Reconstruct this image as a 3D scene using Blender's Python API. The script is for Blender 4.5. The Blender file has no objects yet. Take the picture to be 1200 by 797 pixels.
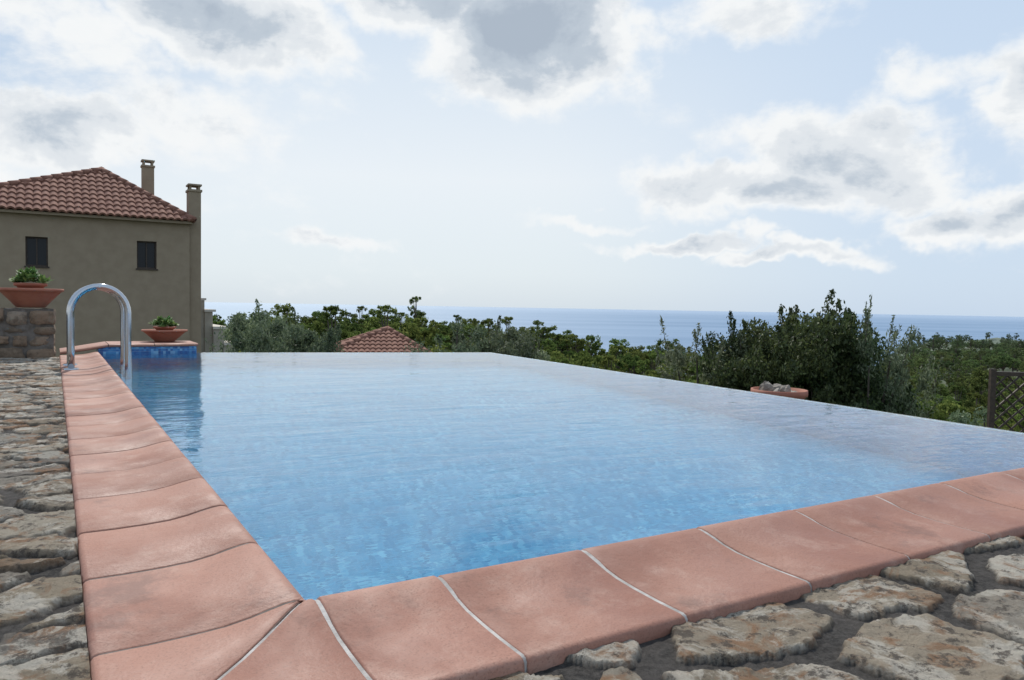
import bpy, bmesh, math, numpy as np
from mathutils import Vector, Matrix
sc=bpy.context.scene
sc.view_settings.view_transform='Standard'; sc.view_settings.look='None'; sc.view_settings.exposure=0
col=sc.collection
R=math.radians
# ---------------------------------------------------------------- helpers
def link(o,parent=None):
    col.objects.link(o)
    if parent is not None: o.parent=parent
    return o
def empty(name,loc=(0,0,0),rz=0):
    e=bpy.data.objects.new(name,None); e.location=loc; e.rotation_euler=(0,0,rz); e.empty_display_size=.2
    return link(e)
def npmesh(name,V,F,smooth=False,mats=(),midx=None):
    V=np.asarray(V,dtype=np.float32); F=np.asarray(F,dtype=np.int32)
    me=bpy.data.meshes.new(name); n,k=F.shape
    me.vertices.add(len(V)); me.vertices.foreach_set('co',V.ravel())
    me.loops.add(n*k); me.loops.foreach_set('vertex_index',F.ravel())
    me.polygons.add(n); me.polygons.foreach_set('loop_start',np.arange(0,n*k,k,dtype=np.int32))
    me.polygons.foreach_set('loop_total',np.full(n,k,dtype=np.int32))
    if smooth: me.polygons.foreach_set('use_smooth',np.ones(n,dtype=bool))
    for m in mats: me.materials.append(m)
    if midx is not None: me.polygons.foreach_set('material_index',np.asarray(midx,dtype=np.int32))
    me.update(calc_edges=True); me.validate(); return me
def pymesh(name,V,F,mats=(),smooth=False):
    me=bpy.data.meshes.new(name); me.from_pydata([tuple(v) for v in V],[],F)
    for m in mats: me.materials.append(m)
    if smooth:
        for p in me.polygons: p.use_smooth=True
    me.update(); return me
def obj(name,me,parent=None,loc=None):
    o=bpy.data.objects.new(name,me)
    if loc is not None: o.location=loc
    return link(o,parent)
class MB:
    def __init__(s): s.v=[]; s.f=[]
    def box(s,x0,x1,y0,y1,z0,z1):
        b=len(s.v); s.v+=[(x0,y0,z0),(x1,y0,z0),(x1,y1,z0),(x0,y1,z0),(x0,y0,z1),(x1,y0,z1),(x1,y1,z1),(x0,y1,z1)]
        s.f+=[tuple(b+i for i in q) for q in ((3,2,1,0),(4,5,6,7),(0,1,5,4),(1,2,6,5),(2,3,7,6),(3,0,4,7))]
    def tube(s,pts,rad,n=8,cap=True):
        b=len(s.v); pts=[Vector(p) for p in pts]
        if not hasattr(rad,'__len__'): rad=[rad]*len(pts)
        up=None
        for i,p in enumerate(pts):
            d=(pts[min(i+1,len(pts)-1)]-pts[max(i-1,0)]).normalized()
            if up is None: up=d.orthogonal().normalized()
            a=(up-d*up.dot(d)).normalized(); up=a; c=d.cross(a)
            for k in range(n):
                t=2*math.pi*k/n; s.v.append(tuple(p+(a*math.cos(t)+c*math.sin(t))*rad[i]))
        for i in range(len(pts)-1):
            for k in range(n):
                k2=(k+1)%n; s.f.append((b+i*n+k,b+i*n+k2,b+(i+1)*n+k2,b+(i+1)*n+k))
        if cap:
            s.f.append(tuple(b+k for k in reversed(range(n)))); e=b+(len(pts)-1)*n
            s.f.append(tuple(e+k for k in range(n)))
    def lathe(s,prof,c=(0,0,0),n=40):
        b=len(s.v)
        for r,z in prof:
            for k in range(n):
                t=2*math.pi*k/n; s.v.append((c[0]+r*math.cos(t),c[1]+r*math.sin(t),c[2]+z))
        for i in range(len(prof)-1):
            for k in range(n):
                k2=(k+1)%n; s.f.append((b+i*n+k,b+i*n+k2,b+(i+1)*n+k2,b+(i+1)*n+k))
    def mesh(s,name,mats=(),smooth=False): return pymesh(name,s.v,s.f,mats,smooth)
def _h(ix,iy,seed):
    n=(ix.astype(np.int64)*374761393+iy.astype(np.int64)*668265263+seed*1442695041)&0xffffffff
    n=((n^(n>>13))*1274126177)&0xffffffff
    n=(n^(n>>16))&0xffffff
    return n/float(0xffffff)
def vn(x,y,seed=0):
    x=np.asarray(x,float); y=np.asarray(y,float)
    ix=np.floor(x); iy=np.floor(y); fx=x-ix; fy=y-iy; fx=fx*fx*(3-2*fx); fy=fy*fy*(3-2*fy)
    a=_h(ix,iy,seed);b=_h(ix+1,iy,seed);c=_h(ix,iy+1,seed);d=_h(ix+1,iy+1,seed)
    return (a*(1-fx)+b*fx)*(1-fy)+(c*(1-fx)+d*fx)*fy
def fbm(x,y,seed=0,o=4):
    s=0;a=.5
    for i in range(o): s=s+a*vn(x*2**i,y*2**i,seed+i*7); a*=.5
    return s/(1-.5**o)
def sstep(e0,e1,x):
    t=np.clip((x-e0)/(e1-e0),0,1); return t*t*(3-2*t)
# ---------------------------------------------------------------- materials
class NT:
    def __init__(s,tree): s.t=tree; s.n=tree.nodes; s.l=tree.links
    def add(s,typ,**kw):
        n=s.n.new(typ)
        for k,v in kw.items(): setattr(n,k,v)
        return n
    def inp(s,sock,val):
        if isinstance(val,bpy.types.NodeSocket): s.l.new(val,sock)
        elif val is not None: sock.default_value=val
    def math(s,op,a,b=None,c=None,clamp=False):
        n=s.add('ShaderNodeMath',operation=op,use_clamp=clamp)
        for i,v in enumerate((a,b,c)):
            if v is not None: s.inp(n.inputs[i],v)
        return n.outputs[0]
    def vmath(s,op,a,b=None):
        n=s.add('ShaderNodeVectorMath',operation=op); s.inp(n.inputs[0],a)
        if b is not None: s.inp(n.inputs[1],b)
        return n.outputs['Value'] if op in('LENGTH','DOT_PRODUCT','DISTANCE') else n.outputs[0]
    def mix(s,f,a,b,blend='MIX'):
        n=s.add('ShaderNodeMix',data_type='RGBA',blend_type=blend)
        s.inp(n.inputs[0],f)
        for k,v in ((6,a),(7,b)):
            s.inp(n.inputs[k],(v+(1,)) if isinstance(v,tuple) and len(v)==3 else v)
        return n.outputs[2]
    def ramp(s,f,stops,interp='LINEAR'):
        n=s.add('ShaderNodeValToRGB'); n.color_ramp.interpolation=interp
        e=n.color_ramp.elements; e.remove(e[1]); e[0].position=stops[0][0]
        for (p,c) in stops[1:]: e.new(p)
        for i,(p,c) in enumerate(stops): e[i].color=c+(1,) if isinstance(c,tuple) else (c,c,c,1)
        s.inp(n.inputs[0],f); return n.outputs[0]
    def noise(s,vec,scale,detail=4,rough=.55,dist=0):
        n=s.add('ShaderNodeTexNoise'); s.inp(n.inputs['Vector'],vec)
        n.inputs['Scale'].default_value=scale; n.inputs['Detail'].default_value=detail
        n.inputs['Roughness'].default_value=rough; n.inputs['Distortion'].default_value=dist
        return n.outputs
    def mapr(s,v,a,b,c,d,smooth=True):
        n=s.add('ShaderNodeMapRange'); n.interpolation_type='SMOOTHSTEP' if smooth else 'LINEAR'
        s.inp(n.inputs[0],v)
        for i,x in enumerate((a,b,c,d)): n.inputs[i+1].default_value=x
        return n.outputs[0]
    def mapping(s,vec,scale=(1,1,1),rot=(0,0,0),loc=(0,0,0)):
        n=s.add('ShaderNodeMapping'); s.inp(n.inputs[0],vec); n.inputs['Scale'].default_value=scale; n.inputs['Rotation'].default_value=rot; n.inputs['Location'].default_value=loc
        return n.outputs[0]
    def bump(s,h,strength,dist,normal=None):
        n=s.add('ShaderNodeBump'); s.inp(n.inputs['Height'],h); n.inputs['Strength'].default_value=strength; n.inputs['Distance'].default_value=dist
        if normal is not None: s.inp(n.inputs['Normal'],normal)
        return n.outputs[0]
def newmat(name):
    m=bpy.data.materials.new(name); m.use_nodes=True; t=NT(m.node_tree); t.n.clear()
    out=t.add('ShaderNodeOutputMaterial'); b=t.add('ShaderNodeBsdfPrincipled'); t.l.new(b.outputs[0],out.inputs[0])
    t.out=out;t.b=b;t.tc=t.add('ShaderNodeTexCoord'); t.geo=t.add('ShaderNodeNewGeometry')
    return m,t
def bset(t,**k):
    for key,v in k.items():
        key={'color':'Base Color','rough':'Roughness','metal':'Metallic','normal':'Normal','spec':'Specular IOR Level'}[key]
        if isinstance(v,tuple) and len(v)==3: v=v+(1,)
        t.inp(t.b.inputs[key],v)
def simple(name,c1,c2,scale=8,rough=.8,bs=.3,bd=.01,metal=0,bscale=None):
    m,t=newmat(name); n=t.noise(t.tc.outputs['Object'],scale,5)
    n2=t.noise(t.tc.outputs['Object'],bscale or scale*5,5)
    c=t.mix(t.mapr(n[0],.3,.7,0,1),c1,c2); bset(t,color=c,rough=rough,metal=metal,normal=t.bump(n2[0],bs,bd)); return m

# terracotta coping
m_coping,t=newmat('terracotta_coping')
o=t.tc.outputs['Object']
isl=t.geo.outputs['Random Per Island']
c=t.ramp(isl,[(0,(.285,.132,.090)),(.5,(.33,.156,.107)),(1,(.375,.183,.128))])
n=t.noise(o,2.2,6,.6); c=t.mix(t.mapr(n[0],.44,.66,0,.6),c,(.22,.085,.056))
n=t.noise(o,7,7,.7); c=t.mix(t.mapr(n[0],.5,.70,0,.55),c,(.41,.255,.195))
n=t.noise(t.mapping(o,loc=(3,1,7)),3.2,7,.72); c=t.mix(t.mapr(n[0],.55,.67,0,.65),c,(.155,.075,.055))
n=t.noise(t.mapping(o,loc=(9,4,2)),1.3,7,.7); c=t.mix(t.mapr(n[0],.52,.7,0,.3),c,(.33,.25,.20))
n=t.noise(o,220,2,.5); c=t.mix(t.mapr(n[0],.5,.75,0,.55),c,(.17,.08,.05))
nb=t.noise(o,90,5,.6); nb2=t.noise(o,4,4,.6)
bset(t,color=c,rough=t.mapr(nb2[0],.3,.7,.5,.78),normal=t.bump(nb[0],.4,.004,t.bump(t.noise(o,12,4,.6)[0],.25,.01)))
m_grout_l=simple('light_grout',(.28,.26,.24),(.5,.47,.44),20)
m_grout_d=simple('dark_grout',(.07,.06,.05),(.18,.15,.13),12)
# crazy paving (vertex colours give each stone its tone)
m_pave,t=newmat('crazy_paving')
a=t.add('ShaderNodeAttribute',attribute_name='Col'); o=t.tc.outputs['Object']
mask=a.outputs['Alpha']
n=t.noise(o,8,8,.7,.8); sc1=t.mix(t.mapr(n[0],.48,.60,0,.85),a.outputs['Color'],(.33,.175,.085))
n=t.noise(o,5,8,.75,.5); sc1=t.mix(t.mapr(n[0],.50,.58,0,.85),sc1,(.64,.585,.49))
n=t.noise(o,22,9,.78); sc1=t.mix(t.mapr(n[0],.52,.60,0,.88),sc1,(.10,.08,.062))
n=t.noise(o,60,5,.7); mor=t.mix(t.mapr(n[0],.35,.65,0,1),(.032,.028,.025),(.10,.09,.08))
n=t.noise(o,2.5,5,.6); mor=t.mix(t.mapr(n[0],.4,.7,0,.5),mor,(.145,.125,.11))
c=t.mix(mask,mor,sc1)
nb=t.noise(o,26,9,.78); nb2=t.noise(o,120,6,.75)
bset(t,color=c,rough=.92,normal=t.bump(nb2[0],1,.007,t.bump(nb[0],1,.03)))
# stone wall
m_wall,t=newmat('rubble_stone'); o=t.tc.outputs['Object']
oi=t.geo.outputs['Random Per Island']
c=t.ramp(oi,[(0,(.12,.095,.07)),(.35,(.22,.16,.11)),(.7,(.26,.18,.12)),(1,(.34,.29,.23))])
n=t.noise(o,14,6,.65); c=t.mix(t.mapr(n[0],.45,.65,0,.7),c,(.11,.08,.055))
nb=t.noise(o,25,8,.7); bset(t,color=c,rough=.95,normal=t.bump(nb[0],.9,.02))
m_mortar=simple('wall_mortar',(.10,.085,.07),(.17,.15,.13),20,.95,.6,.01)
# pool tiles
def mosaic(name,cols,grout,gs=.7):
    m,t=newmat(name); o=t.tc.outputs['Object']
    sn=t.vmath('SNAP',t.vmath('ADD',o,(10.003,10.003,10.003)),(.025,.025,.025))
    w=t.add('ShaderNodeTexWhiteNoise'); t.l.new(sn,w.inputs[0])
    c=t.ramp(w.outputs[0],cols)
    fr=t.vmath('FRACTION',t.vmath('MULTIPLY',t.vmath('ADD',o,(10.003,10.003,10.003)),(40,40,40)))
    sx=t.add('ShaderNodeSeparateXYZ'); t.l.new(fr,sx.inputs[0])
    nz=t.add('ShaderNodeSeparateXYZ'); t.l.new(t.geo.outputs['Normal'],nz.inputs[0])
    top=t.math('ABSOLUTE',nz.outputs[2])
    gx=t.math('LESS_THAN',sx.outputs[0],.1); gy=t.math('LESS_THAN',sx.outputs[1],.1); gz=t.math('LESS_THAN',sx.outputs[2],.1)
    g=t.math('MAXIMUM',t.math('MULTIPLY',t.math('MAXIMUM',gx,gy),top),t.math('MULTIPLY',gz,t.math('SUBTRACT',1,top)))
    c=t.mix(t.math('MULTIPLY',g,gs),c,grout)
    n=t.noise(o,1.3,4,.6); c=t.mix(t.mapr(n[0],.35,.7,0,.35),c,cols[0][1])
    bset(t,color=c,rough=.25); return m
m_pool=mosaic('pool_mosaic',[(0,(.045,.28,.50)),(.4,(.075,.38,.61)),(.75,(.12,.49,.71)),(1,(.26,.67,.82))],(.33,.58,.74),.4)
m_band=mosaic('waterline_mosaic',[(0,(.02,.08,.26)),(.4,(.03,.16,.42)),(.8,(.06,.28,.55)),(1,(.25,.5,.68))],(.3,.45,.55))
m_edge=mosaic('infinity_edge_tile',[(0,(.30,.5,.62)),(1,(.5,.66,.74))],(.6,.68,.7))
# water
m_water,t=newmat('pool_water'); t.n.remove(t.b); o=t.tc.outputs['Object']
mp=t.mapping(o,(1.0,2.3,1),(0,0,R(31)))
n1=t.noise(mp,1.5,2,.5,.4); n2=t.noise(mp,6.5,3,.5,.5); n3=t.noise(mp,17,2,.5,.2)
amp=t.mapr(t.noise(o,.55,3,.6)[0],.35,.65,.35,1.0)
h=t.math('ADD',t.math('MULTIPLY',n1[0],.7),t.math('MULTIPLY',amp,t.math('ADD',t.math('MULTIPLY',n2[0],.32),t.math('MULTIPLY',n3[0],.075))))
nm=t.bump(h,.20,.05)
g=t.add('ShaderNodeBsdfGlossy'); g.inputs['Roughness'].default_value=.015; g.inputs['Color'].default_value=(.97,.985,1,1); t.l.new(nm,g.inputs['Normal'])
tr=t.add('ShaderNodeBsdfRefraction'); tr.inputs['Color'].default_value=(.76,.93,.99,1); tr.inputs['IOR'].default_value=1.333; tr.inputs['Roughness'].default_value=0; t.l.new(nm,tr.inputs['Normal'])
fr=t.add('ShaderNodeFresnel'); fr.inputs['IOR'].default_value=1.333; t.l.new(nm,fr.inputs['Normal'])
mx=t.add('ShaderNodeMixShader'); t.l.new(fr.outputs[0],mx.inputs[0]); t.l.new(tr.outputs[0],mx.inputs[1]); t.l.new(g.outputs[0],mx.inputs[2])
t.l.new(mx.outputs[0],t.out.inputs[0])
m_steel,t=newmat('stainless_steel'); bset(t,color=(.50,.51,.53),metal=1.0,rough=.12)
m_plaster=simple('plaster_olive_beige',(.285,.220,.150),(.325,.255,.176),3,.92,.25,.01,bscale=60)
m_plaster2=simple('plaster_light',(.34,.30,.24),(.4,.36,.29),3,.92,.2,.01,bscale=60)
m_slab=simple('pale_slab',(.55,.50,.43),(.62,.57,.5),6,.9)
m_glass,t=newmat('window_glass'); bset(t,color=(.012,.013,.015),rough=.06,spec=.25)
m_frame=simple('dark_wood_frame',(.035,.022,.014),(.06,.04,.025),20,.6)
m_roof,t=newmat('clay_roof_tiles'); o=t.tc.outputs['Object']
n=t.noise(o,2.5,5,.7); c=t.mix(t.mapr(n[0],.3,.7,0,1),(.19,.082,.056),(.29,.145,.10))
n=t.noise(o,9,5,.7); c=t.mix(t.mapr(n[0],.5,.7,0,.6),c,(.11,.06,.045)); bset(t,color=c,rough=.9)
m_pot=simple('terracotta_pot',(.30,.10,.06),(.37,.145,.09),6,.75,.2,.004)
m_soil=simple('soil',(.05,.035,.025),(.09,.06,.04),30,.95,.8,.02)
m_rock=simple('pale_rock',(.42,.37,.31),(.19,.155,.125),9,.95,.8,.03)
m_bark=simple('bark',(.075,.06,.045),(.14,.115,.09),12,.95,.8,.03)
def leafmat(name,stops,trans=.3,haze=False,rough=.55):
    m,t=newmat(name); r=t.geo.outputs['Random Per Island']
    c=t.ramp(r,stops); oi=t.add('ShaderNodeObjectInfo')
    hs=t.add('ShaderNodeHueSaturation'); t.l.new(c,hs.inputs['Color'])
    t.l.new(t.mapr(oi.outputs['Random'],0,1,.47,.525,False),hs.inputs['Hue'])
    rr=t.math('FRACT',t.math('MULTIPLY',oi.outputs['Random'],7.31))
    t.l.new(t.mapr(rr,0,1,.7,1.5,False),hs.inputs['Value'])
    c=hs.outputs[0]
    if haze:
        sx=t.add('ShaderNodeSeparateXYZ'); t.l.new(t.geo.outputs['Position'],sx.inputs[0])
        c=t.mix(t.mapr(sx.outputs[1],60,800,0,.6,False),c,(.15,.20,.18))  # aerial haze painted into the leaf colour, growing with distance
    d=t.add('ShaderNodeBsdfDiffuse'); t.l.new(c,d.inputs[0])
    ts=t.add('ShaderNodeBsdfTranslucent'); t.l.new(c,ts.inputs[0]); mx=t.add('ShaderNodeMixShader'); mx.inputs[0].default_value=trans
    src=d.outputs[0] if haze else t.b.outputs[0]
    bset(t,color=c,rough=rough,spec=.3)
    t.l.new(src,mx.inputs[1]); t.l.new(ts.outputs[0],mx.inputs[2]); t.l.new(mx.outputs[0],t.out.inputs[0])
    return m
m_olive=leafmat('olive_leaves',[(0,(.07,.095,.05)),(.5,(.13,.165,.09)),(1,(.23,.265,.165))],.42)
m_dark=leafmat('dark_foliage',[(0,(.025,.036,.013)),(.6,(.05,.07,.025)),(1,(.11,.14,.05))],.33)
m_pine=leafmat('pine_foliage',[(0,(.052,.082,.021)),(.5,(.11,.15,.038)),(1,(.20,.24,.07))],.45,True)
m_succ=leafmat('succulent_leaves',[(0,(.05,.10,.03)),(.6,(.10,.18,.05)),(1,(.2,.28,.09))],.2)
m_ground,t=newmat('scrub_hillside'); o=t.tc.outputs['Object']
n=t.noise(o,.35,8,.7); c=t.mix(t.mapr(n[0],.4,.62,0,1),(.04,.055,.02),(.10,.11,.045))
n=t.noise(o,.05,6,.6); c=t.mix(t.mapr(n[0],.55,.68,0,.7),c,(.20,.165,.10))
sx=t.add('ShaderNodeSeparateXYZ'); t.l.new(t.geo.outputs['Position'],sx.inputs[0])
c=t.mix(t.mapr(sx.outputs[1],60,800,0,.55,False),c,(.15,.20,.18)); bset(t,color=c,rough=.95,normal=t.bump(t.noise(o,2,8,.7)[0],.8,.4))  # distant ground colour paled to imitate aerial haze
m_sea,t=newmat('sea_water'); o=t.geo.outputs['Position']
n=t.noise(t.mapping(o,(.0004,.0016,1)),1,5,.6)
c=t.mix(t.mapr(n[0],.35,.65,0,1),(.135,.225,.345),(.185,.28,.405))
ln=t.vmath('LENGTH',o); c=t.mix(t.mapr(ln,2500,28000,0,.6),c,(.33,.425,.545))  # sea haze painted into base colour, paler with distance
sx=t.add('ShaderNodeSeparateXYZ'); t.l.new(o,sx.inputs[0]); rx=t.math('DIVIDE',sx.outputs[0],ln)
c=t.mix(t.mapr(rx,-.4,.3,.6,0),c,(.47,.55,.61))  # more painted haze: sea colour fades paler towards the left
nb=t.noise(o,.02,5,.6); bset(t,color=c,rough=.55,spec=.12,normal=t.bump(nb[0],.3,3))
m_ter=simple('terrace_concrete',(.2,.18,.155),(.28,.255,.22),5,.95,.4,.01)

# ---------------------------------------------------------------- pool frame (u along near edge, v along left edge)
ANG=math.atan2(.517,.856); C0=(-.39,1.445,0)
pool=empty('swimming_pool',C0,ANG)
PROF=[(.004,-.06),(-.004,-.02),(-.007,.0),(-.006,.013),(-.001,.023),(.008,.029),(.02,.031),(.04,.0285),(.07,.022),(.105,.0135),(.15,.006),(.21,.002),(.28,.0),(.352,.0),(.360,-.002),(.365,-.008),(.366,-.05)]
def tile(mb,frame,s0,s1,dz=0,bev=.003):
    b=len(mb.v)
    for k,(t_,z) in enumerate(PROF):
        tt=max(t_,0); a,c=s0(tt),s1(tt)
        for s,d in ((a,-.012),(a+bev*.3,-bev),(a+bev*1.6,0),((a+c)/2,0),(c-bev*1.6,0),(c-bev*.3,-bev),(c,-.012)):
            mb.v.append(frame(s,t_,z+d*(1 if k<len(PROF)-1 else 0)+dz))
    for i in range(len(PROF)-1):
        for j in range(6): mb.f.append((b+i*7+j,b+i*7+j+1,b+(i+1)*7+j+1,b+(i+1)*7+j))
def sweep(mb,frame,s0,s1,dz):
    b=len(mb.v)
    for t_,z in PROF: mb.v.append(frame(s0(max(t_,0)),t_+(.0025 if t_<.1 else -.0025),z+dz)); mb.v.append(frame(s1(max(t_,0)),t_+(.0025 if t_<.1 else -.0025),z+dz))
    for i in range(len(PROF)-1): mb.f.append((b+2*i,b+2*i+1,b+2*i+3,b+2*i+2))
fl=lambda s,t_,z:(-t_,s,z)
fn=lambda s,t_,z:(s,-t_,z)
mb=MB(); G=.0028; rng=np.random.default_rng(3)
def K(x): return lambda t_:x
tile(mb,fl,lambda t_:-t_+G*1.4,K(-.002-G)); tile(mb,fn,lambda t_:-t_+G*1.4,K(.017-G))
js=[-.002,.40]+[.40+.375*i for i in range(1,20)]+[7.90]
for a,b_ in zip(js[:-1],js[1:]): tile(mb,fl,K(a+G),K(b_-G),dz=rng.uniform(-.0015,.0015))
js=[.017,.275]+[.275+.375*i for i in range(1,14)]
for a,b_ in zip(js[:-1],js[1:]): tile(mb,fn,K(a+G),K(b_-G),dz=rng.uniform(-.0015,.0015))
obj('coping_tiles',mb.mesh('coping_tiles',[m_coping],True),pool)
mb=MB(); sweep(mb,fl,lambda t_:-t_+0.0,K(7.90),-.0035); obj('left_grout',mb.mesh('left_grout',[m_grout_d],True),pool)
mb=MB(); sweep(mb,fn,lambda t_:-t_,K(5.15),-.0026); obj('near_grout',mb.mesh('near_grout',[m_grout_l],True),pool)
# basin
D=-1.35
V=[(0,0,D),(3.74,0,D),(4.36,7.05,D),(.9,7.93,D),(0,7.95,D)]
V+= [(x,y,-.02) for x,y,_ in V]
F=[(0,1,2,3,4)]+[(i,(i+1)%5,5+(i+1)%5,5+i) for i in (0,1,2,3,4)]
obj('basin',pymesh('basin',V,F,[m_pool]),pool)
# infinity edge wall
I=[(3.745,-.0),(4.365,7.055),(.98,7.935)]; O=[(3.79,-.0),(4.42,7.09),(.98,7.97)]
V=[];F=[]
for (a,b_) in zip(I,O): V+=[(a[0],a[1],D),(a[0],a[1],-.012),(b_[0]-.01,b_[1]-.01,-.014),(b_[0]+.01,b_[1]+.01,-.05),(b_[0]+.02,b_[1]+.02,-2.8)]
for i in range(2):
    for j in range(1,4): F.append((i*5+j,i*5+j+1,(i+1)*5+j+1,(i+1)*5+j))
obj('infinity_edge',pymesh('infinity_edge',V,F,[m_edge]),pool)
# water surface incl. overflow lip
V=[(0.0,0.0,0),(3.79,0,0),(4.42,7.09,0),(.98,7.97,0),(.98,8.0,0),(0,7.95,0),(3.815,0,-.03),(4.445,7.11,-.03),(.98,8.0,-.03)]
F=[(0,1,2,3,4,5),(1,6,7,2),(2,7,8,3)]
obj('water',pymesh('water',V,F,[m_water]),pool)
mb=MB(); mb.box(-.34,-.002,-.34,7.93,-2.8,-.045); mb.box(-.002,3.79,-.34,-.004,-2.8,-.045); mb.box(3.79,5.15,-.36,-.02,-2.8,-.045)
obj('shell_walls',mb.mesh('shell_walls',[m_band]),pool)
mb=MB(); mb.box(.0,1.0,7.96,8.55,-2.8,.075); obj('far_wall',mb.mesh('far_wall',[m_band]),pool)
# waterline mosaic band lining the basin walls just under the surface
mb=MB(); mb.box(.0005,.0035,.0,7.94,-.30,-.022); mb.box(.0035,.9,7.925,7.928,-.30,-.022)
obj('mosaic_band',mb.mesh('mosaic_band',[m_band]),pool)
mb=MB()
prof=[(-.02,.075),(-.03,.078),(-.035,.085),(-.03,.098),(-.01,.106),(.05,.108),(.6,.108),(.62,.10),(.62,.07)]
for k in range(3):
    a=-.36+k*.46; e=a+.453; b=len(mb.v)
    for (t_,z) in prof:
        for q in (a,(a+e)/2,e):
            zz=z-(.075*(1-sstep(-.36,.1,np.array(q))))
            mb.v.append((q,7.955+t_,float(zz)))
    for i in range(len(prof)-1):
        for j in range(2): mb.f.append((b+3*i+j,b+3*i+j+1,b+3*i+3+j+1,b+3*i+3+j))
obj('far_coping',mb.mesh('far_coping',[m_coping],True),pool)
# ladder
lad=empty('pool_ladder',C0,ANG); mb=MB()
def arch(v):
    pts=[(-.29,v,-.01),(-.29,v,.15),(-.29,v,.42)]
    cx=-.075; r=.215
    for k in range(0,17):
        a=math.pi-k*math.pi/16; pts.append((cx+r*math.cos(a),v,.48+r*math.sin(a)*1.05))
    pts+=[(.14,v,.3),(.14,v,0),(.14,v,-.9)]
    return pts
for v in (5.95,6.45):
    mb.tube(arch(v),.0265,16); mb.lathe([(.0,.012),(.05,.012),(.058,.006),(.06,-.004)],(-.29,v,.002),24)
obj('handrails',mb.mesh('handrails',[m_steel],True),lad)
mb=MB()
for z in (-.25,-.5,-.75): mb.box(.10,.18,5.96,6.44,z-.015,z+.015)
obj('treads',mb.mesh('treads',[m_steel]),lad)

# ---------------------------------------------------------------- crazy paving
def paving(name,u0,u1,v0,v1,res,cw,ch,seed,smin,smax,zt,tone):
    nu=int((u1-u0)/res)+1; nv=int((v1-v0)/res)+1
    U,Vv=np.meshgrid(np.linspace(u0,u1,nu),np.linspace(v0,v1,nv)); x=U.ravel(); y=Vv.ravel()
    r=np.random.default_rng(seed)
    gx=np.arange(u0-cw,u1+cw,cw); gy=np.arange(v0-ch,v1+ch,ch)
    S=np.array([(a+(j%2)*cw*.5+r.uniform(-.46,.46)*cw,b_+r.uniform(-.46,.46)*ch) for j,b_ in enumerate(gy) for a in gx])
    wx=x+.10*(fbm(x*5,y*5,seed+1)-.5)+.022*(fbm(x*24,y*24,seed+2)-.5); wy=y+.10*(fbm(x*5,y*5,seed+3)-.5)+.022*(fbm(x*24,y*24,seed+4)-.5)
    k=ch/cw; N=len(x); id1=np.zeros(N,int); bd=np.zeros(N)
    Ss=S.copy(); Ss[:,0]*=k
    for c0 in range(0,N,20000):
        c1=min(N,c0+20000)
        d=(wx[c0:c1,None]*k-Ss[None,:,0])**2+(wy[c0:c1,None]-Ss[None,:,1])**2
        i=np.argpartition(d,3,axis=1)[:,:3]; dd=np.take_along_axis(d,i,1); o=np.argsort(dd,1); i=np.take_along_axis(i,o,1); dd=np.take_along_axis(dd,o,1)
        id1[c0:c1]=i[:,0]
        e=[]
        for q in (1,2):
            sep=np.sqrt(((Ss[i[:,0]]-Ss[i[:,q]])**2).sum(1))+1e-6; e.append((dd[:,q]-dd[:,0])/(2*sep))
        e1,e2=e; h_=np.clip(.5+.5*(e2-e1)/.012,0,1)
        bd[c0:c1]=e2*(1-h_)+e1*h_-.012*h_*(1-h_)
    shrink=r.uniform(smin,smax,len(S))[id1]; drop=(r.uniform(0,1,len(S))<.04)[id1]
    e=bd-shrink+.018*(fbm(x*26,y*26,seed+21,4)-.5)
    mask=sstep(-.001,.003,e)*(~drop)
    dome=sstep(0,.006,e)
    hh=r.uniform(.011,.018,len(S))[id1]; tx=r.uniform(-.022,.022,len(S))[id1]; ty=r.uniform(-.022,.022,len(S))[id1]
    z=zt-.029+.007*(fbm(x*12,y*12,seed+8)-.5)+.004*(vn(x*70,y*70,seed+9)-.5)
    lv=fbm(x*5,y*5,seed+15,5)*9; fl_=np.floor(lv); lay=(fl_+sstep(.8,1,lv-fl_))/9   # cleft layers
    z=z+mask*(hh*(.85+.15*dome)+(x-S[id1,0])*tx+(y-S[id1,1])*ty+.024*(lay-.5)+.007*(fbm(x*20,y*20,seed+5,4)-.5)+.0045*(vn(x*60,y*60,seed+6)-.5))
    z=np.minimum(z,.004)
    pal=np.array([(.50,.43,.33),(.57,.51,.42),(.42,.34,.24),(.35,.25,.16),(.46,.40,.32),(.32,.28,.23),(.50,.41,.30),(.27,.24,.20),(.60,.55,.46)])*tone
    ci=pal[r.integers(0,len(pal),len(S))]*r.uniform(.65,1.1,(len(S),1))
    C=np.concatenate([ci[id1],mask[:,None]],1).astype(np.float32)
    ii=np.arange(nu*nv).reshape(nv,nu); F=np.stack([ii[:-1,:-1],ii[:-1,1:],ii[1:,1:],ii[1:,:-1]],-1).reshape(-1,4)
    me=npmesh(name,np.stack([x,y,z],1),F,True,[m_pave])
    at=me.color_attributes.new('Col','FLOAT_COLOR','POINT'); at.data.foreach_set('color',C.ravel())
    return me
pav=empty('stone_paving',C0,ANG)
obj('near_paving',paving('near_paving',-2.0,4.6,-1.9,-.3665,.006,.36,.26,17,.010,.032,0,.92),pav)
obj('side_paving',paving('side_paving',-2.0,-.3665,-.3665,7.75,.0085,.28,.17,23,.005,.022,.004,.8),pav)
mb=MB(); mb.box(-9,9,-9,-1.9,-3,-.03); mb.box(-9,-2.0,-1.9,7.9,-3,-.03); mb.box(-2.0,-.37,-1.9,7.9,-3,-.07); mb.box(-.37,5.2,-1.9,-.37,-3,-.07); mb.box(4.6,9,-1.9,-.37,-3,-.031)
obj('terrace_base',mb.mesh('terrace_base',[m_ter]),pav)

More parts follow.
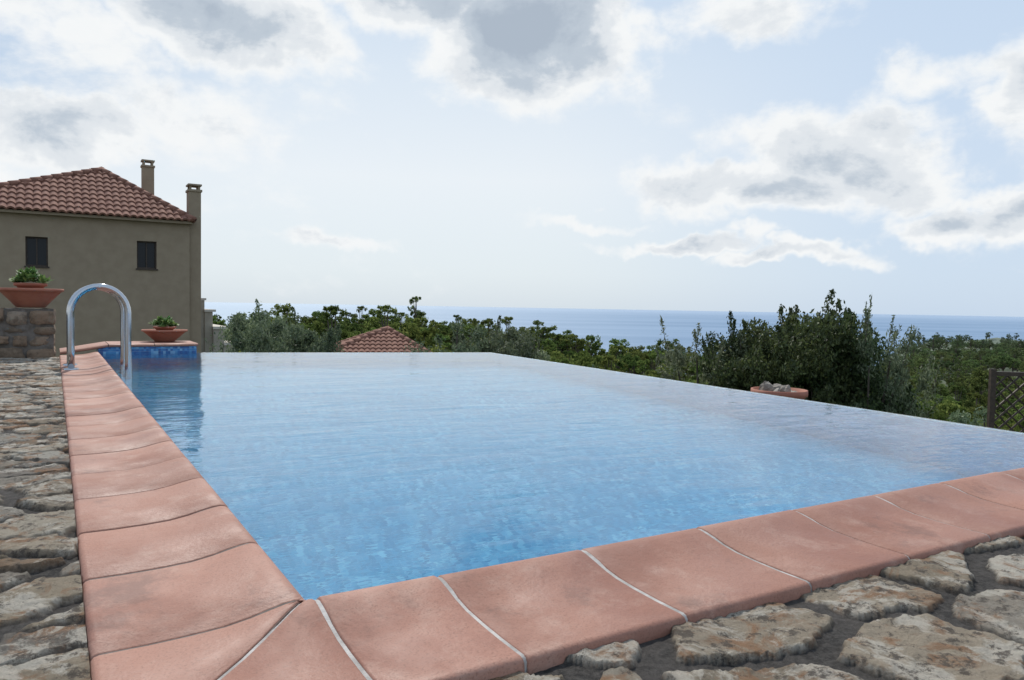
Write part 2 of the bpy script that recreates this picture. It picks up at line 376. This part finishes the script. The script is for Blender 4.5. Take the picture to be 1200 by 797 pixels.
# ---------------------------------------------------------------- rubble wall
wl=empty('stone_wall',C0,ANG); mb=MB(); mb.box(-4.0,-.415,7.785,8.235,-.5,.485)
obj('mortar_core',mb.mesh('mortar_core',[m_mortar]),wl)
rng=np.random.default_rng(5); mb=MB()
def rstone(x0,x1,y0,y1,z0,z1):
    cx,cy,cz=(x0+x1)/2,(y0+y1)/2,(z0+z1)/2
    g={}
    for i in range(4):
        for j in range(4):
            for k in range(4):
                if 0<i<3 and 0<j<3 and 0<k<3: continue
                p=np.array([i,j,k])/3*2-1
                q=p*(1-.13*(np.abs(p).sum()-1)/2)+rng.uniform(-.13,.13,3)
                g[(i,j,k)]=len(mb.v); mb.v.append((cx+q[0]*(x1-x0)/2,cy+q[1]*(y1-y0)/2,cz+q[2]*(z1-z0)/2))
    for i in range(3):
        for j in range(3):
            mb.f+= [(g[(i,j,0)],g[(i,j+1,0)],g[(i+1,j+1,0)],g[(i+1,j,0)]),(g[(i,j,3)],g[(i+1,j,3)],g[(i+1,j+1,3)],g[(i,j+1,3)]),
                    (g[(i,0,j)],g[(i+1,0,j)],g[(i+1,0,j+1)],g[(i,0,j+1)]),(g[(i,3,j)],g[(i,3,j+1)],g[(i+1,3,j+1)],g[(i+1,3,j)]),
                    (g[(0,i,j)],g[(0,i,j+1)],g[(0,i+1,j+1)],g[(0,i+1,j)]),(g[(3,i,j)],g[(3,i+1,j)],g[(3,i+1,j+1)],g[(3,i,j+1)])]
z=-.06
while z<.44:
    h=min(rng.uniform(.09,.17),.50-z)
    if .50-z-h<.05: h=.50-z
    for side in (0,1):
        x=-.395
        while x>-4.0:
            w=rng.uniform(.10,.30); hh=h*rng.uniform(.75,1.0); zo=rng.uniform(0,h-hh)
            if side==0: rstone(x-w+.006,x-.006,7.765+rng.uniform(-.02,.012),8.0,z+zo+.004,z+zo+hh-.004)
            else: rstone(x-w+.006,x-.006,8.0,8.255,z+zo+.004,z+zo+hh-.004)
            x-=w
    z+=h
me=mb.mesh('stones',[m_wall],True); obj('stones',me,wl)

# ---------------------------------------------------------------- leaves / trees
def leaf_quads(P,L,Wd,rng,up=0.0):
    n=len(P); d=rng.normal(size=(n,3)); d[:,2]+=up
    d/=np.linalg.norm(d,axis=1,keepdims=True)
    s=np.cross(d,rng.normal(size=(n,3))); s/=np.linalg.norm(s,axis=1,keepdims=True)
    l=L*rng.uniform(.6,1.3,(n,1)); w=Wd*rng.uniform(.7,1.2,(n,1))
    V=np.stack([P-d*l*.5,P+s*w*.5-d*l*.05,P+d*l*.5,P-s*w*.5-d*l*.05],1).reshape(-1,3)
    return V,np.arange(4*n).reshape(n,4)
def tree_mesh(name,H,cz,rx,ry,rz,ncl,npl,L,Wd,mat,seed,clr=.28,twig=0.0,nlimb=9,twl=1.0):
    rng=np.random.default_rng(seed); d=rng.normal(size=(ncl,3)); d/=np.linalg.norm(d,axis=1,keepdims=True)
    rad=rng.uniform(.35,1.0,(ncl,1))**.6
    Cc=d*rad*np.array([rx,ry,rz])*rng.uniform(.75,1.1,(ncl,1)); Cc[:,2]+=cz
    Cc[:,2]=np.maximum(Cc[:,2],cz-rz*.85)
    P=[]
    for c in Cc:
        k=int(npl*rng.uniform(.5,1.4)); s=clr*(rx+rz)/2*rng.uniform(.5,1.2)
        q=rng.normal(size=(k,3)); q/=np.linalg.norm(q,axis=1,keepdims=True); q*=(rng.uniform(0,1,(k,1))**.5)*s*np.array([1.1,1.1,.75]); P.append(c+q)
    nt=int(ncl*twig)
    mb=MB()
    for i in range(nt):
        c=Cc[rng.integers(0,ncl)]; o=(c-np.array([0,0,cz])); o=o/(np.linalg.norm(o)+1e-6); dr=o*.9+np.array([0,0,.6])+rng.normal(size=3)*.35
        dr/=np.linalg.norm(dr); ln=rng.uniform(.25,.6)*rz*.8*twl; st=c+o*clr*rx*.45
        k=int(npl*.35); tt=rng.uniform(0,1,(k,1)); P.append(st+dr*tt*ln+rng.normal(size=(k,3))*.05*rx*(1.15-tt))
        mb.tube([st,st+dr*ln],[.008,.003],3,False)
    P=np.concatenate(P)
    V,F=leaf_quads(P,L,Wd,rng,.3)
    tb=Vector((0,0,0)); fork=Vector((rng.uniform(-.1,.1)*rx,rng.uniform(-.1,.1)*ry,max(.3,(cz-rz)*.75)))
    r0=.045*H
    mb.tube([tb,tb.lerp(fork,.5)+Vector((.05*rx,0,0)),fork],[r0*1.3,r0*.95,r0*.8],8)
    idx=rng.choice(ncl,min(nlimb,ncl),replace=False)
    for i in idx:
        e=Vector(Cc[i]); m=fork.lerp(e,.5)+Vector(rng.normal(size=3)*.08*rx)
        mb.tube([fork,m,e],[r0*.55,r0*.3,r0*.1],5,False)
        for j in range(2):
            e2=Vector(Cc[rng.integers(0,ncl)]); 
            if (e2-m).length<rx*1.0: mb.tube([m,m.lerp(e2,.5)+Vector(rng.normal(size=3)*.04*rx),e2],[r0*.22,r0*.13,r0*.05],4,False)
    wv=np.array(mb.v); wf=[]
    for f in mb.f:
        if len(f)==4: wf.append(f)
        elif len(f)==8: wf+=[(f[0],f[1],f[2],f[3]),(f[0],f[3],f[4],f[5]),(f[0],f[5],f[6],f[7])]
    wf=np.array(wf)
    VV=np.concatenate([V,wv]); FF=np.concatenate([F,wf+len(V)])
    mi=np.concatenate([np.zeros(len(F)),np.ones(len(wf))])
    me=npmesh(name,VV,FF,False,[mat,m_bark],mi); me['crown_top']=float(np.percentile(P[:,2],99.5)); return me
# ---------------------------------------------------------------- terrain
RR=np.array([0,11,25,60,120,200,400,800,1100,1400.])
ZL=np.array([-2.8,-3.0,-5.2,-7.0,-4.8,-12,-42,-76,-98,-100.])
Z0=np.array([-2.8,-3.1,-5.8,-8.2,-6.2,-15,-46,-78,-98,-100.])
ZM=np.array([-2.8,-3.2,-6.2,-9.8,-9.8,-21,-50,-80,-98,-100.])
ZR=np.array([-2.8,-3.2,-6.8,-11.5,-15.5,-19,-23,-24,-98,-100.])
def terr(x,y):
    x=np.asarray(x,float); y=np.asarray(y,float)
    r=np.hypot(x,y); a=np.arctan2(x,y)
    zl,z0,zm,zr=[np.interp(r,RR,q) for q in (ZL,Z0,ZM,ZR)]
    w=lambda e0,e1: sstep(e0,e1,a)
    z=zl+(z0-zl)*w(-.16,.0); z=z+(zm-z)*w(.0,.17); z=z+(zr-z)*w(.37,.52)
    und=(fbm(x/45+31,y/45+17,5,4)-.5)*np.clip((r-40)/100,0,1)*np.interp(r,[0,100,800],[0,4,16])
    return z+und+(fbm(x/7+5,y/7,9,3)-.5)*.5*np.clip((r-10)/20,0,1)
na=260; nr=150
aa=np.linspace(-math.pi,math.pi,na); 
aa=np.sign(aa)*np.abs(aa/math.pi)**1.35*math.pi
rr=np.concatenate([[0.01],np.geomspace(6,1500,nr-1)])
A,Rg=np.meshgrid(aa,rr); X=(Rg*np.sin(A)).ravel(); Y=(Rg*np.cos(A)).ravel(); Z=terr(X,Y)
ii=np.arange(na*nr).reshape(nr,na); F=np.stack([ii[:-1,:-1],ii[:-1,1:],ii[1:,1:],ii[1:,:-1]],-1).reshape(-1,4)[:,::-1]
obj('hillside',npmesh('hillside',np.stack([X,Y,Z],1),F,True,[m_ground]))
n=160; V=[(0,0,-92)]; rings=[500,1500,4000,10000,25000,60000]
for q in rings: V+=[(q*math.sin(2*math.pi*k/n),q*math.cos(2*math.pi*k/n),-92) for k in range(n)]
F=[(0,1+(k+1)%n,1+k) for k in range(n)]
for i in range(len(rings)-1):
    for k in range(n):
        F.append((1+i*n+k,1+i*n+(k+1)%n,1+(i+1)*n+(k+1)%n,1+(i+1)*n+k))
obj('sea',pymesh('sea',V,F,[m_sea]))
# forest
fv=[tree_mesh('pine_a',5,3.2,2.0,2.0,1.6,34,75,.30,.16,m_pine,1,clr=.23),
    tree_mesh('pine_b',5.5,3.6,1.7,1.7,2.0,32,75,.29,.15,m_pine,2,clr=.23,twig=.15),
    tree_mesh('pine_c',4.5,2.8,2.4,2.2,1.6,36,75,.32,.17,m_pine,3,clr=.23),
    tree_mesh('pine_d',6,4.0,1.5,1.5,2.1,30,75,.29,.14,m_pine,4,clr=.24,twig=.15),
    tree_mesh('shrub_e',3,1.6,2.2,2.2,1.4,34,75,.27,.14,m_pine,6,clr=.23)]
forest=empty('distant_forest'); rng=np.random.default_rng(77); cnt=0
def put(x,y,s,k=None):
    global cnt
    k=rng.integers(0,len(fv)) if k is None else k
    o=bpy.data.objects.new('tree_part_%d'%cnt,fv[k]); o.location=(x,y,float(terr(x,y))-.25*s); o.rotation_euler=(0,0,rng.uniform(0,6.28))
    o.scale=(s*rng.uniform(.85,1.2),s*rng.uniform(.85,1.2),s*rng.uniform(.8,1.2)); link(o,forest); cnt+=1
y=17.0
while y<950:
    step=2.3+ y*.016
    x=-.95*y
    while x<1.0*y:
        px,py=x+rng.uniform(-.5,.5)*step,y+rng.uniform(-.5,.5)*step
        ok=rng.uniform()<.9
        tx=px/py
        if py<46 and tx<-.30: ok=False
        if py<44 and -.28<tx<-.08: ok=rng.uniform()<.5 and py<30
        if terr(px,py)<-88: ok=False
        s=rng.uniform(.55,1.1)
        if py<50: s*=.55
        if py>250: s*=1.3
        if rng.uniform()<.04 and 60<py<200: s*=1.3
        if ok: put(px,py,s)
        x+=step
    y+=step*.9
# ---------------------------------------------------------------- nearer individual trees
def T(name,me,x,y,top,rz=0,sx=1.0):
    zb=float(terr(x,y))-.05; s=(top-zb)/me['crown_top']
    o=obj(name,me); o.location=(x,y,zb); o.scale=(s*sx,s*sx,s); o.rotation_euler=(0,0,rz); return o
ol1=tree_mesh('olive_a',4,2.6,1.8,1.7,1.35,70,260,.11,.036,m_olive,21,twig=.25,twl=.6,clr=.24)
ol2=tree_mesh('olive_b',4,2.7,1.6,1.6,1.45,66,260,.11,.036,m_olive,22,twig=.3,twl=.6,clr=.24)
dk1=tree_mesh('holm_a',3.0,1.95,1.35,1.3,1.5,140,340,.075,.034,m_dark,31,clr=.20,twig=.4,nlimb=16,twl=.6)
dk2=tree_mesh('holm_b',3.0,1.95,1.25,1.25,1.45,130,340,.075,.034,m_dark,32,clr=.21,twig=.4,nlimb=16,twl=.6)
sp1=tree_mesh('sparse_a',2.8,1.9,1.0,.95,1.25,44,150,.08,.024,m_olive,41,clr=.2,twig=.8,nlimb=14,twl=.9)
T('olive_tree',ol1,-6.55,20.5,.22,0,.8); T('olive_tree',ol2,-5.65,19.5,.10,1,.75); T('olive_tree',ol2,-7.45,23,.25,2.2,.6)
T('olive_tree',ol1,-1.75,21,.0,3,.75); T('olive_tree',ol2,-.4,23,-.1,4,.75); T('olive_tree',ol1,1.0,24,-.95,5,.75); T('olive_tree',ol2,2.9,24,-1.55,2,.75)
T('holm_oak_tree',dk1,4.85,13.2,.50,0,.70); T('holm_oak_tree',dk2,5.75,13.4,.46,1.3,.70); T('holm_oak_tree',dk2,5.3,14.4,.50,2.5,.74); T('holm_oak_tree',dk1,4.4,14.2,.12,4.1,.6)
T('young_olive_tree',sp1,3.5,14.2,.20,.4,.75); T('young_olive_tree',sp1,6.05,12.9,.62,2.4,.55); T('young_olive_tree',sp1,7.3,14.2,-.15,1.4,.5)
T('olive_tree',ol2,8.9,17,-1.7,1.5,.8); T('olive_tree',ol1,10.8,17,-1.6,.5,.8)

# ---------------------------------------------------------------- roofs
def roof_face(mb,p0,p1,q0,q1,per=.24,row=.36):
    p0,p1,q0,q1=[Vector(p) for p in (p0,p1,q0,q1)]
    e=(p1-p0); Ls=e.length; e.normalize(); qs0=(q0-p0).dot(e); qs1=(q1-p0).dot(e)
    up=(q0-p0)-e*qs0; Lt=up.length; up.normalize(); n=e.cross(up).normalized()
    if n.z<0: n=-n
    ds=per/6; ns=int(Ls/ds)+1; nt=int(Lt/row)+1
    for j in range(nt):
        b=len(mb.v); ta=j*row-.03; tb=min((j+1)*row+.02,Lt)
        for (t_,lift) in ((ta,-.02),(ta,.055),(tb,.0)):
            f=max(0,min(1,t_/Lt)); lo=qs0*f; hi=Ls+(qs1-Ls)*f
            for i in range(ns+1):
                s=max(lo,min(hi,i*ds)); ph=(s/per)%1
                h=.07*abs(math.cos(math.pi*ph))
                mb.v.append(tuple(p0+e*s+up*t_+n*(h+lift)))
        w=ns+1
        for r_ in range(2):
            for i in range(ns): mb.f.append((b+r_*w+i,b+r_*w+i+1,b+(r_+1)*w+i+1,b+(r_+1)*w+i))
def hip(parent,a0,a1,b0,b1,zE,A,B,zR):
    mb=MB(); c=[(a0,b0,zE),(a1,b0,zE),(a1,b1,zE),(a0,b1,zE)]; PA=(A[0],A[1],zR); PB=(B[0],B[1],zR)
    roof_face(mb,c[0],c[1],PA,PA); roof_face(mb,c[1],c[2],PA,PB); roof_face(mb,c[2],c[3],PB,PB); roof_face(mb,c[3],c[0],PB,PA)
    obj('roof_tiles',mb.mesh('roof_tiles',[m_roof],False),parent)
    mb=MB()
    for p,q in ((c[0],PA),(c[1],PA),(c[2],PB),(c[3],PB),(PA,PB)):
        p=Vector(p)+Vector((0,0,.05)); q=Vector(q)+Vector((0,0,.05)); L=(q-p).length; k=max(2,int(L/.38))
        for i in range(k): mb.tube([p.lerp(q,i/k),p.lerp(q,(i+1.08)/k)],[.125,.095],8,True)
    obj('ridge_caps',mb.mesh('ridge_caps',[m_roof],True),parent)
    mb=MB(); mb.box(a0+.06,a1-.06,b0+.06,b1-.06,zE-.10,zE-.012); obj('eaves_board',mb.mesh('eaves_board',[m_plaster]),parent)
vil=empty('villa_house',(-11.9,28,0),ANG)
mb=MB(); th=.3
wins=[(-1.42,2.2),(-4.76,2.15)]; Wd,Hd=.64,.98
xs=[-7.8]; 
for wx,wz in sorted(wins): xs+= [wx-Wd/2,wx+Wd/2]
xs.append(0)
for i in range(len(xs)-1):
    if i%2==0: mb.box(xs[i],xs[i+1],0,th,-5,3.40)
    else:
        wz=sorted(wins)[i//2][1]; mb.box(xs[i],xs[i+1],0,th,-5,wz-Hd/2); mb.box(xs[i],xs[i+1],0,th,wz+Hd/2,3.40)
mb.box(-7.8,-7.5,th,9,-5,3.40); mb.box(-.3,0,th,9,-5,3.40); mb.box(-7.5,-.3,8.7,9,-5,3.40)
obj('walls',mb.mesh('walls',[m_plaster]),vil)
mf=MB(); mg=MB()
for wx,wz in wins:
    x0,x1,z0,z1=wx-Wd/2,wx+Wd/2,wz-Hd/2,wz+Hd/2; mg.box(x0,x1,.20,.22,z0,z1)
    for a in ((x0,x0+.05,z0,z1),(x1-.05,x1,z0,z1),(x0+.05,x1-.05,z0,z0+.05),(x0+.05,x1-.05,z1-.05,z1),(wx-.02,wx+.02,z0+.05,z1-.05)): mf.box(a[0],a[1],.13,.19,a[2],a[3])
    mf.box(x0-.04,x1+.04,-.05,.12,z0-.05,z0-.002)
obj('window_frames',mf.mesh('window_frames',[m_frame]),vil); obj('window_glass',mg.mesh('window_glass',[m_glass]),vil)
hip(vil,-8.1,.12,-.3,9.3,3.48,(-2.7,2.7),(-2.9,6.3),5.42)
mb=MB(); mb.box(.004,.42,.15,.75,-5,4.62); mb.box(-.03,.46,.11,.79,4.62,4.70)
for a in ((.03,.10,.2,.27),(.33,.40,.2,.27),(.03,.10,.63,.70),(.33,.40,.63,.70)): mb.box(a[0],a[1],a[2],a[3],4.70,4.84)
mb.box(-.02,.45,.13,.77,4.84,4.90)
mb.box(-1.25,-.82,3.4,3.8,3.6,5.86); mb.box(-1.28,-.79,3.36,3.84,5.86,5.93)
for a in ((-1.22,-1.15),(-.92,-.85)): mb.box(a[0],a[1],3.4,3.8,5.93,6.08)
mb.box(-1.27,-.80,3.37,3.83,6.08,6.14)
obj('chimneys',mb.mesh('chimneys',[m_plaster]),vil)
mb=MB(); mb.box(.43,.66,.9,3,-5,.62); mb.box(.66,.95,.85,5,-5,.18); mb.box(.95,1.35,.7,5,-5,-.48); mb.box(1.35,1.75,.7,5,-5,-1.1)
obj('side_terrace',mb.mesh('side_terrace',[m_plaster2]),vil)
mb=MB(); mb.box(.425,.72,.86,3.04,.622,.70); mb.box(.64,1.06,.80,5.05,.182,.27); mb.box(.93,1.50,.65,5.05,-.478,-.38); mb.box(1.33,1.85,.65,5.05,-1.098,-1.0)
obj('terrace_slabs',mb.mesh('terrace_slabs',[m_slab]),vil)
h2=empty('neighbour_house',(-6.0,34,0),R(12))
mb=MB(); mb.box(-2.5,2.2,-1.9,2.9,-9,-1.85); obj('walls',mb.mesh('walls',[m_plaster2]),h2)
hip(h2,-2.9,2.6,-2.3,3.3,-1.8,(.45,.5),(.45,.6),-.55)

# ---------------------------------------------------------------- pots
def bowl(name,x,y,z,r,h,seed,plant='succ'):
    e=empty(name,(x,y,z)); mb=MB()
    mb.lathe([(0,0),(r*.42,0),(r*.46,.01),(r*.6,h*.3),(r*.84,h*.7),(r*.93,h*.84),(r*1.0,h*.86),(r*1.01,h*.92),(r*1.0,h),(r*.94,h),(r*.9,h*.86),(0,h*.8)],n=56)
    obj('bowl',mb.mesh('bowl',[m_pot],True),e)
    rng=np.random.default_rng(seed)
    if plant=='succ':
        mb=MB(); mb.lathe([(r*.3,h*.78),(r*.42,h*1.10),(r*.50,h*1.13),(r*.51,h*1.27),(r*.47,h*1.28),(r*.43,h*1.2),(0,h*1.15)],n=40)
        obj('inner_pot',mb.mesh('inner_pot',[m_pot],True),e)
        V=[];F=[]
        for k in range(44):
            a=rng.uniform(0,6.28); q=r*.52*rng.uniform(0,1)**.5; c=Vector((q*math.cos(a),q*math.sin(a),h*1.25+rng.uniform(0,.75)*h*(1.15-q/r/.6)))
            for j in range(13):
                a2=rng.uniform(0,6.28); el=rng.uniform(.1,1.3); L=r*rng.uniform(.14,.30); d=Vector((math.cos(a2)*math.cos(el),math.sin(a2)*math.cos(el),math.sin(el)))
                s=d.cross(Vector((0,0,1))).normalized()*L*.2; nn=s.cross(d).normalized()*L*.09; b=len(V)
                V+=[c,c+d*L*.55+s,c+d*L,c+d*L*.55-s,c+d*L*.5+nn]; F+=[(b,b+1,b+4),(b+1,b+2,b+4),(b+2,b+3,b+4),(b+3,b,b+4)]
        obj('succulent',pymesh('succulent',V,F,[m_succ]),e)
    else:
        for k in range(9):
            a=k/9*6.28; q=r*.5 if k else 0
            c=(q*math.cos(a),q*math.sin(a),h*.86+rng.uniform(0,.16)*h)
            s=r*rng.uniform(.18,.28)
            bm=bmesh.new(); bmesh.ops.create_icosphere(bm,subdivisions=2,radius=s)
            sd=rng.uniform(.7,1.2,3)
            for v in bm.verts:
                f=1+.35*math.sin(v.co.x*40/s*.08+k)*math.cos(v.co.y*35/s*.08+k*2)+rng.uniform(-.12,.12)
                v.co=Vector((v.co.x*sd[0]*f+c[0],v.co.y*sd[1]*f+c[1],v.co.z*sd[2]*f+c[2]))
            me=bpy.data.meshes.new('rock'); bm.to_mesh(me); bm.free(); me.materials.append(m_rock); obj('rock_%d'%k,me,e)
        mb=MB(); mb.lathe([(r*.92,h*.86),(r*.3,h*.9),(0,h*.9)],n=30); obj('soil',mb.mesh('soil',[m_soil],True),e)
    return e
bowl('potted_succulent',-5.04,7.95,.497,.30,.20,1)
bowl('potted_succulent',-4.12,9.0,.110,.25,.14,2)
p=bowl('rock_planter',2.78,7.85,-.64,.28,.43,3,'rock')
mb=MB(); mb.box(-.35,.35,-.35,.35,-2.6,0); obj('plinth',mb.mesh('plinth',[m_ter]),p)
# lattice fence
lf=empty('lattice_fence',(5.75,9.0,-1.5),R(-8)); mb=MB()
W_,H_=1.9,1.38
for k in range(-12,22):
    for sg in (1,-1):
        x0=k*.14; x1=x0+H_
        lo=max(0,x0); hi=min(W_,x1)
        if hi-lo<.05: continue
        zA=(lo-x0); zB=(hi-x0)
        if sg<0: P0=(lo,.014,H_-zA); P1=(hi,.014,H_-zB)
        else: P0=(lo,-.014,zA); P1=(hi,-.014,zB)
        mb.tube([P0,P1],.013,4)
mb.box(-.06,0,-.03,.03,-1.6,H_+.08); mb.box(W_,W_+.06,-.03,.03,-1.6,H_+.08); mb.box(0,W_,-.032,.032,H_,H_+.05); mb.box(0,W_,-.032,.032,-.05,0)
obj('lattice_panel',mb.mesh('lattice_panel',[m_frame]),lf)

# ---------------------------------------------------------------- world
w=bpy.data.worlds.new('World'); sc.world=w; w.use_nodes=True; t=NT(w.node_tree); t.n.clear()
SUN_EL,SUN_AZ=50,-18
out=t.add('ShaderNodeOutputWorld'); bg=t.add('ShaderNodeBackground'); t.l.new(bg.outputs[0],out.inputs[0]); bg.inputs[1].default_value=.1
sky=t.add('ShaderNodeTexSky'); sky.sky_type='NISHITA'; sky.sun_disc=False; sky.sun_elevation=R(SUN_EL); sky.sun_rotation=R(SUN_AZ); sky.air_density=1; sky.dust_density=1.0
tc=t.add('ShaderNodeTexCoord'); d=tc.outputs['Generated']
sx=t.add('ShaderNodeSeparateXYZ'); t.l.new(d,sx.inputs[0])
az=t.math('ARCTAN2',sx.outputs[0],sx.outputs[1]); el=t.math('ARCSINE',sx.outputs[2])
cb=t.add('ShaderNodeCombineXYZ'); t.l.new(az,cb.inputs[0]); t.l.new(el,cb.inputs[1])
p=cb.outputs[0]
nz=t.noise(p,5.0,5,.62); wv=t.vmath('SUBTRACT',nz['Color'],(.5,.5,.5)); pw=t.vmath('ADD',p,t.vmath('MULTIPLY',wv,(.26,.15,0)))
def cen(px,py):
    a=math.atan((px-600)/890); return a, math.atan((359+.018*(px-600)-py)/890*math.cos(a))
blobs=[(605,35,115,80,1.25),(480,-10,120,50,.9),(270,40,100,50,1.05),(150,60,90,50,.5),(60,10,110,45,.5),(50,150,90,30,.75),(200,140,130,40,.5),
 (960,175,110,50,.78),(870,225,120,28,.82),(1020,200,80,42,.7),(800,283,100,12,.74),(920,300,90,12,.74),(1090,250,60,22,.75),(1190,240,50,26,.8),
 (1130,95,70,30,.5),(1190,110,50,50,.7),(860,20,110,36,.55),(400,275,90,10,.38),(690,255,80,10,.45),
 (500,-260,260,130,.9),(1150,-320,200,100,.9),(-150,-150,200,90,.9),(1600,100,260,60,.8),(-500,150,260,70,.8)]
D=None
for (bx,by,rx,ry,wt) in blobs:
    ca,ce=cen(bx,by); l=t.vmath('LENGTH',t.vmath('MULTIPLY',t.vmath('SUBTRACT',pw,(ca,ce,0)),(890/rx,890/ry,0)))
    v=t.mapr(l,0,1.65,wt,0); D=v if D is None else t.math('MAXIMUM',D,v)
n2=t.noise(t.mapping(p,(1,1.6,1)),8,8,.63,.2)
n3=t.noise(t.mapping(p,(1,2.0,1)),2.4,4,.6)
D=t.math('ADD',D,t.math('ADD',t.math('MULTIPLY',t.math('SUBTRACT',n2[0],.5),1.0),t.math('MULTIPLY',t.math('SUBTRACT',n3[0],.5),.65)))
mask=t.mapr(D,.07,.44,0,1)
n4=t.noise(t.mapping(p,(1,1.6,1),loc=(0,.04,0)),8,8,.63,.2)
D2=t.math('ADD',D,t.math('MULTIPLY',t.math('SUBTRACT',n4[0],n2[0]),1.5))
D2=t.math('MULTIPLY',D2,.8)
ccol=t.ramp(D2,[(.12,(9.3,9.45,9.5)),(.30,(9.1,9.3,9.4)),(.50,(7.6,8.0,8.4)),(.72,(5.2,5.9,6.7)),(.96,(4.2,4.9,5.8))],'EASE')
veil=t.ramp(t.mapr(el,-.02,.5,0,1,False),[(0,(6.5,7.5,8.4)),(.12,(7.6,8.4,9.0)),(.35,(8.5,9.0,9.4)),(.6,(7.4,8.3,9.2)),(1,(5.3,6.7,8.6))])
rgt=t.mapr(az,.0,.55,0,1); veil=t.mix(t.math('MULTIPLY',rgt,.75),veil,(5.7,7.1,8.95))
lft=t.mapr(az,-.25,-.6,0,1); veil=t.mix(t.math('MULTIPLY',t.math('MULTIPLY',lft,t.mapr(el,.1,.3,0,1)),.8),veil,(4.7,6.1,8.0))
base=t.mix(.9,sky.outputs[0],veil)
fin=t.mix(mask,base,ccol)
low=t.mapr(el,-.03,0,0,1); fin=t.mix(low,(3.5,4,4.3),fin)
t.l.new(fin,bg.inputs[0])
# sun
s=Vector((math.sin(R(SUN_AZ))*math.cos(R(SUN_EL)),math.cos(R(SUN_AZ))*math.cos(R(SUN_EL)),math.sin(R(SUN_EL))))
L=bpy.data.lights.new('sun','SUN'); L.energy=3.3; L.angle=R(.6); L.color=(1,.95,.88); lo=bpy.data.objects.new('sun',L); lo.rotation_euler=s.to_track_quat('Z','Y').to_euler(); lo.location=(0,0,40); link(lo)
# camera
cam=bpy.data.cameras.new('camera'); cam.lens=26.7; cam.sensor_width=36; cam.clip_start=.05; cam.clip_end=120000
co=bpy.data.objects.new('camera',cam); link(co)
co.matrix_world=Matrix.Translation((0,0,.6))@Matrix.Rotation(R(90-2.54),4,'X')@Matrix.Rotation(R(1.03),4,'Z')
sc.camera=co
